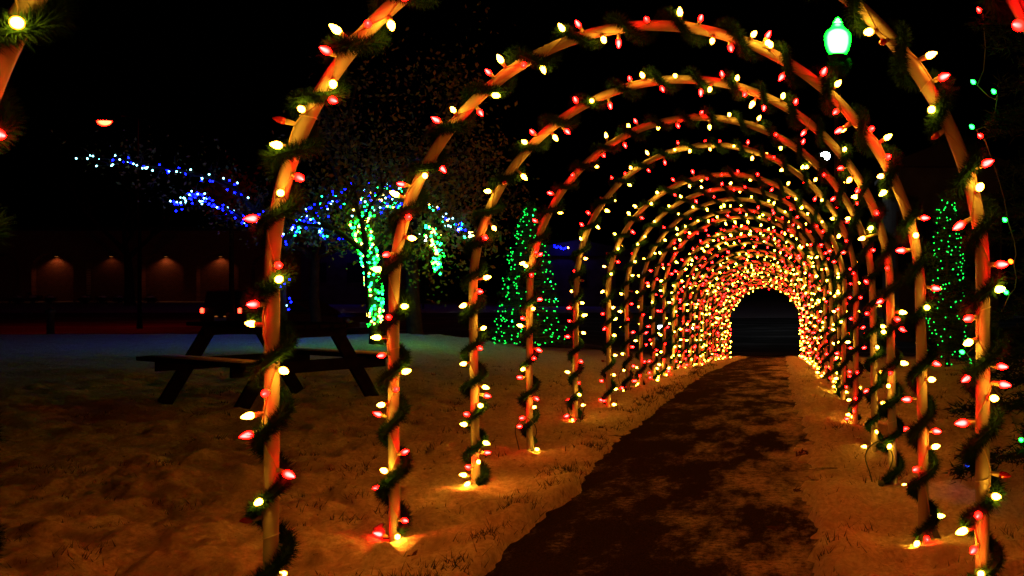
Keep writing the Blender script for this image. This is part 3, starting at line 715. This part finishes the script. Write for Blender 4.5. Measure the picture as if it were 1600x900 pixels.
# ------------------------------------------------------------------ lamps
def globe_lamp():
    d = 16.0; p = at(1309, 0, d); zb = float(base_z(p.x, d)); k = d/F
    zt = H+(HY-85)*k                                     # bottom of the globe
    root = empty('globe_street_lamp', (p.x, d, zb), 'black post lamp with a glowing green acorn globe and finial, rising above the arches', 'street lamp')
    h = zt-zb
    MB().lathe([(.16, -.1), (.16, .12), (.12, .2), (.1, .5), (.06, .6), (.05, h-.5), (.045, h-.3), (.07, h-.28), (.07, h-.24), (.05, h-.2), (.05, h-.14)], n=14).build('post', M['iron'], root, True)
    MB().lathe([(.05, h-.16), (.12, h-.12), (.16, h-.06), (.17, h-.03), (.16, h-.012)], n=16).build('collar', M['iron'], root, True)
    g = [(12.5, 0), (16, 5), (19.5, 14), (20.8, 24), (20, 31), (17, 36), (13, 39), (11, 40), (9, 44), (7, 46.5), (6.2, 48)]
    go = MB().lathe([(r*k, h+z*k) for r, z in g], n=24).build('globe', M['globe'], root, True)
    MB().lathe([(6.2*k, h+48*k), (7.5*k, h+49*k), (7.5*k, h+50*k), (5*k, h+50.5*k), (5.2*k, h+53*k), (3.4*k, h+56*k), (.5*k, h+58*k)], n=16).build('finial', M['globe'], root, True)
    T = []
    for q in range(2600):
        a = random.uniform(0, 6.28); r = .13+.05*math.sin(a*3); z = h-.22+.1*math.sin(a*2)+random.gauss(0, .025); c = np.array([r*math.cos(a), r*math.sin(a), z])+rng.normal(size=3)*.02
        v = rng.normal(size=3); v /= np.linalg.norm(v); s = np.cross(v, rng.normal(size=3)); s /= np.linalg.norm(s); T.append([c-s*.004, c+s*.004, c+v*.09])
    wr = link('wreath', tris_mesh('wreath', np.array(T), M['needle'])); wr.location = (p.x, d, zb); tag(wr, 'green garland wreath round the post under the green globe', 'wreath')
globe_lamp()
def street_lamp(label, px, py, d, glow, sc=1.0, arm=1.6, sd=1):
    p = at(px, py, d); bx = p.x+arm*sd; zb = float(base_z(bx, d)); h = p.z-zb
    root = empty('street_lamp', (bx, d, zb), label, 'street lamp', 'road lamps beyond the park')
    MB().lathe([(.14, -.1), (.12, .3), (.09, .5), (.06, h-.2), (.05, h+.15)], n=10).build('pole', M['steel'], root, True)
    MB().tube([(0, 0, h+.1), (-sd*arm*.4, 0, h+.28), (-sd*arm*.8, 0, h+.2)], .035, 8).build('arm', M['steel'], root, True)
    x = -sd*arm
    hd = MB(); n = 14; vs = []
    for j in range(5):
        r = math.cos(j*math.pi/2/4.3); 
        for q in range(n): vs.append((x+.42*sc*r*math.cos(q*2*math.pi/n), .2*sc*r*math.sin(q*2*math.pi/n), .02+.14*sc*math.sin(j*math.pi/2/4.3)))
    fs = [(j*n+q, j*n+(q+1) % n, (j+1)*n+(q+1) % n, (j+1)*n+q) for j in range(4) for q in range(n)]+[tuple(range(4*n, 5*n))]
    MB().add([(a, b, c+h) for a, b, c in vs], fs).build('lamp_head', M['steel'], root, True)
    if glow == 'whitelamp':
        MB().lathe([(.02, -.27), (.16, -.22), (.25, -.1), (.27, 0), (.24, .1), (.14, .2), (.02, .24)], c=(x, 0, h-.12), n=16).build('lens', M[glow], root, True); return
    vs2 = [(a*1-(.0), b, h+.02-(c-.02)*1.5) for a, b, c in vs]
    vs2 = [((a-x)*.8+x, b*.8, c) for a, b, c in vs2]
    MB().add(vs2, [tuple(reversed(f)) for f in fs]).build('lens', M[glow], root, True)
street_lamp('road lamp with a glowing red lens over the empty road', 163, 190, 45, 'redlamp', 1.0)
street_lamp('distant road lamp with a hard white glare seen through the arches', 1289, 240, 55, 'whitelamp', .8, arm=1.2, sd=1)

# bright far window built as an added pole lamp to light the snow
def added_window_light():
    d = 75; p = at(661, 372, d); zb = float(base_z(p.x, d)); h = p.z-zb; root = empty('added_lamp', (p.x, d, zb), 'pale lit window square, on an added pole, lighting the far snowy lot', 'added_lamp')
    MB().tube([(0, 0, -.1), (0, 0, h-.3)], .07, 8).build('pole', M['steel'], root)
    MB().box(-.32, .32, .02, .2, -.35+h, .4+h, .03).build('housing', M['steel'], root)
    MB().box(-.27, .27, -.01, .02, -.3+h, .35+h, .01).build('lens', M['window_lit'], root)
added_window_light()

# ------------------------------------------------------------------ buildings
def brick_building():
    Y0 = 92.0; x0 = -80.0; bay = 5.1; nb = 7; xr = x0+bay*nb
    # centre bays on the photographed glows
    off = ((82-VX)*Y0/F-(x0+bay/2)) % bay; x0 += off; xr += off
    root = empty('brick_building', (x0, Y0, 0), 'long low brick building with arched bays and dim amber wall lights', 'building')
    Hh = 6.6; mb = MB(); rw, zs = 1.95, 3.1
    for k in range(nb+0):
        c = bay*(k+.5); N = 14
        arc = [(c+rw*math.cos(math.pi*q/N), zs+rw*.75*math.sin(math.pi*q/N)) for q in range(N+1)]        # right to left
        # pier pieces and spandrel
        xl, xq = bay*k, bay*(k+1)
        mb.box(xl, c-rw, 0, .6, -.5, zs); mb.box(c+rw, xq, 0, .6, -.5, zs)
        top = [(xq, zs)]+arc+[(xl, zs)]
        # spandrel strips
        for q in range(N):
            (ax, az), (bx, bz) = arc[q], arc[q+1]
            mb.add([(ax, 0, az), (bx, 0, bz), (bx, 0, Hh), (ax, 0, Hh)], [(0, 3, 2, 1)]); mb.add([(ax, 0, az), (bx, 0, bz), (bx, .6, bz), (ax, .6, az)], [(0, 1, 2, 3)])
        mb.add([(xl, 0, zs), (c-rw, 0, zs), (c-rw, 0, Hh), (xl, 0, Hh)], [(0, 1, 2, 3)]); mb.add([(c+rw, 0, zs), (xq, 0, zs), (xq, 0, Hh), (c+rw, 0, Hh)], [(0, 1, 2, 3)])
    mb.box(0, bay*nb, .6, 12, -.5, Hh)
    mb.build('wall', M['brick'], root)
    MB().box(-.5, bay*nb+.5, -.5, 12.5, Hh+.003, Hh+.35, .05).build('roof', M['roof'], root)
    for k in range(nb):
        c = bay*(k+.5); px = VX+(x0+c)*F/Y0
        on = 1 if (60 < px < 100 or 240 < px < 280 or 330 < px < 365) else (.25 if 140 < px < 180 else 0)
        f = MB().box(c-.16, c+.16, .42, .597, zs+1.12, zs+1.3, .03).build('wall_light', M['iron'], root)
        if on:
            f2 = MB().box(c-.1, c+.1, .40, .58, zs+1.09, zs+1.117, .006).build('lens', M['sconce'], f)
            ld = bpy.data.lights.new('wall_light_beam', 'SPOT'); ld.energy = 30*on; ld.color = (1, .27, .07); ld.spot_size = R(125); ld.spot_blend = .6; ld.shadow_soft_size = .06
            lo = bpy.data.objects.new('wall_light_beam', ld); C.objects.link(lo); lo.parent = root; lo.location = (c, .05, zs+1.15); lo.rotation_euler = (R(12), 0, 0)
    for k in (1, 4):
        pass
brick_building()
def far_building(name, label, x0p, x1p, ytop, d, m, eave=None, win=3, dpt=8):
    a = at(x0p, 0, d); b = at(x1p, 0, d); h = H+(HY-ytop)*d/F; w = b.x-a.x; zb = float(base_z(a.x, d)); hh = h-zb
    root = empty(name, (a.x, d, zb), label, 'building', 'dark buildings beyond the road')
    MB().box(0, w, 0, dpt, -1.5, hh).build('wall', M[m], root)
    MB().prism([(-.4, hh+.003), (w+.4, hh+.003), (w+.4, hh+.22), (w*.5, hh+1.3), (-.4, hh+.22)], -.5, dpt+.5).build('roof', M['roof'], root)
    for k in range(win):
        c = w*(k+.5)/win; f = MB().box(c-.75, c+.75, -.06, -.003, hh*.35, hh*.75, .02).build('window', M['stone'], root)
        MB().box(c-.66, c+.66, -.075, -.063, hh*.38, hh*.72).build('pane', M['glass'], f)
    return root, a, w, hh, zb
far_building('house', 'dark low house with a strip of blue lights, behind the green-wrapped tree', 470, 640, 385, 84, 'stone')
far_building('house', 'dark house with a short strip of blue and amber lights, seen between the left arches', 800, 1010, 400, 80, 'stone')
far_building('house', 'tall dark house behind the right row of arches', 1405, 1560, 262, 48, 'stone', win=4)
lp = along([at(527, 373, 82.5), at(556, 373.5, 82.5)], 12, .01); led_string('straight strip of blue lights under the eave of the far house', lp, ['led_blue']*len(lp), .035)
lp = along([at(864, 386, 78.5), at(890, 389, 78.5)], 14, .06); led_string('short strip of blue lights with an amber end on the far house between arches', lp, ['led_blue']*12+['led_yellow']*2, .04)

# low shrubs with snow caps in front of the brick building
for k, px in enumerate((27, 52, 78, 133, 160, 185, 235)):
    d = 86; p = at(px, 0, d); z = float(base_z(p.x, d)); root = empty('clipped_shrub', (p.x, d, z), ['small snow-topped shrub, first of the row along the brick building', 'small snow-topped shrub, second of the row along the brick building', 'small snow-topped shrub, third of the row, before a gap', 'small snow-topped shrub, fourth of the row, after the gap', 'small snow-topped shrub, fifth of the row', 'small snow-topped shrub, sixth of the row', 'small snow-topped shrub standing apart beside the bare tree'][k], 'shrub', 'clipped shrubs along the brick building')
    cen = [(p.x+random.gauss(0, .2), d+random.gauss(0, .2), z+.35+random.gauss(0, .13)) for _ in range(30)]
    leaf_cloud(cen, 900, .06, (.1, .1, .1), M['needle'], 'foliage', root, (p.x, d, z))
    MB().lathe([(.32, .55), (.34, .6), (.25, .68), (.1, .72)], n=12).build('snow_cap', M['cap'], root, True)
# post by the road
p = at(79, 0, 28); z = float(base_z(p.x, 28)); MBp = MB().lathe([(.1, -.1), (.1, .9), (.13, .93), (.13, 1.0), (.04, 1.08)], n=10)
o = MBp.build('bollard', M['black'], None, True); o.location = (p.x, 28, z); tag(o, 'short dark bollard at the near edge of the red-lit road', 'bollard')

# ------------------------------------------------------------------ cars
def vehicle(name, label, loc, rz, prof, width, paint, wheels, cabin, glass_h, tail=False, head=False, tailz=.85):
    """prof: side outline (x forward, z up); cabin: outline of the greenhouse"""
    root = empty(name, loc, label, 'car', rz=rz)
    MB().prism(prof, -width/2, width/2, .08).build('body', M[paint], root)
    MB().prism(cabin, -width/2+.1, width/2-.1, .1).build('cabin', M[paint], root)
    n = len(cabin); cx = sum(q[0] for q in cabin)/n; cz = sum(q[1] for q in cabin)/n
    gl = [((x-cx)*.88+cx, (z-cz)*.78+cz) for x, z in cabin]
    for s in (-1, 1):
        y = s*(width/2-.1); MB().prism(gl, min(y, y+s*.008), max(y, y+s*.008)).build('side_window', M['glass'], root)
    xb = min(q[0] for q in cabin); xf = max(q[0] for q in cabin); zt = max(q[1] for q in cabin); zb = min(q[1] for q in cabin)
    rw = [q for q in cabin if q[0] < cx]; lo = min(rw, key=lambda q: q[1]); hi = max(rw, key=lambda q: q[1])
    beam_ = MB(); w2 = width/2-.22
    P0, P1 = Vector((lo[0], 0, lo[1])).lerp(Vector((hi[0], 0, hi[1])), .12), Vector((lo[0], 0, lo[1])).lerp(Vector((hi[0], 0, hi[1])), .85)
    beam_.add([(P0.x-.03, -w2, P0.z), (P0.x-.03, w2, P0.z), (P1.x-.03, w2, P1.z), (P1.x-.03, -w2, P1.z), (P0.x+.03, -w2, P0.z), (P0.x+.03, w2, P0.z), (P1.x+.03, w2, P1.z), (P1.x+.03, -w2, P1.z)],
              [(3, 2, 1, 0), (4, 5, 6, 7), (0, 1, 5, 4), (1, 2, 6, 5), (2, 3, 7, 6), (3, 0, 4, 7)]).build('rear_window', M['glass'], root)
    fw = [q for q in cabin if q[0] >= cx]; lo = min(fw, key=lambda q: q[1]); hi = max(fw, key=lambda q: q[1])
    P0, P1 = Vector((lo[0], 0, lo[1])).lerp(Vector((hi[0], 0, hi[1])), .12), Vector((lo[0], 0, lo[1])).lerp(Vector((hi[0], 0, hi[1])), .85)
    MB().add([(P0.x-.03, -w2, P0.z), (P0.x-.03, w2, P0.z), (P1.x-.03, w2, P1.z), (P1.x-.03, -w2, P1.z), (P0.x+.03, -w2, P0.z), (P0.x+.03, w2, P0.z), (P1.x+.03, w2, P1.z), (P1.x+.03, -w2, P1.z)],
              [(3, 2, 1, 0), (4, 5, 6, 7), (0, 1, 5, 4), (1, 2, 6, 5), (2, 3, 7, 6), (3, 0, 4, 7)]).build('windscreen', M['glass'], root)
    for x in wheels:
        for s in (-1, 1):
            y = s*(width/2-.1); R_ = .34
            wo = MB().tube([(x, y-.11, R_), (x, y-.09, R_), (x, y+.09, R_), (x, y+.11, R_)], [R_*.93, R_, R_, R_*.93], 20).build('wheel', M['rubber'], root, True)
            MB().tube([(x, y-.125, R_), (x, y+.125, R_)], .2, 14).build('rim', M['steel'], wo)
    xr = min(q[0] for q in prof); xf = max(q[0] for q in prof)
    for s in (-1, 1):
        y = s*(width/2-.16)
        MB().box(xr-.03, xr+.05, y-.06, y+.06, tailz-.1, tailz+.1, .02).build('tail_light', M['tail'] if tail else M['redleaf'], root)
        MB().box(xf-.08, xf+.02, y-.14, y+.1, .62, .76, .02).build('headlight', M['head'] if head else M['glass'], root)
    if tail:
        xt = min(rw, key=lambda q: -q[1])[0]; MB().box(xt-.06, xt+.0, -.16, .16, zt-.09, zt-.03, .01).build('brake_light', M['tail'], root)
        MB().box(xr-.04, xr-.005, -.26, .26, .5, .63, .008).build('number_plate', M['plate'], root)
        for s in (-1, 1): MB().box(xr-.05, xr-.005, s*.18-.05, s*.18+.05, .67, .70, .005).build('plate_lamp', M['sconce'], root)
suv = [(-2.2, .45), (-2.25, .6), (-2.2, 1.05), (.8, 1.1), (1.9, 1.0), (2.25, .85), (2.3, .5), (2.1, .35), (-2.0, .35)]
suvc = [(-2.12, 1.05), (-1.95, 1.7), (-1.7, 1.78), (.2, 1.76), (.95, 1.08)]
sed = [(-2.3, .45), (-2.35, .65), (-2.2, .92), (-1.0, .95), (1.0, .93), (2.1, .8), (2.3, .6), (2.3, .4), (2.0, .28), (-2.1, .28)]
sedc = [(-1.75, .93), (-1.0, 1.36), (-.3, 1.42), (.35, 1.36), (1.15, .92)]
p = at(361, 0, 41); vehicle('parked_car', 'dark boxy car on the road seen from behind with red tail lights glowing', (p.x, 42.5, float(base_z(p.x, 42.5))+.08), R(90), suv, 1.85, 'car1', (-1.35, 1.4), suvc, 0, tail=True, tailz=.92)
p = at(470, 0, 36); vehicle('parked_car', 'dark low sedan standing side-on on the road, without lights', (p.x, 36, float(base_z(p.x, 36))+.08), R(-8), sed, 1.8, 'car2', (-1.4, 1.4), sedc, 0)
p = at(1072, 0, 46); vehicle('parked_car', 'silver car facing the park with white headlights, seen through the left arches', (p.x, 48, float(base_z(p.x, 48))+.08), R(-100), suv, 1.85, 'car3', (-1.35, 1.4), suvc, 0, head=True)
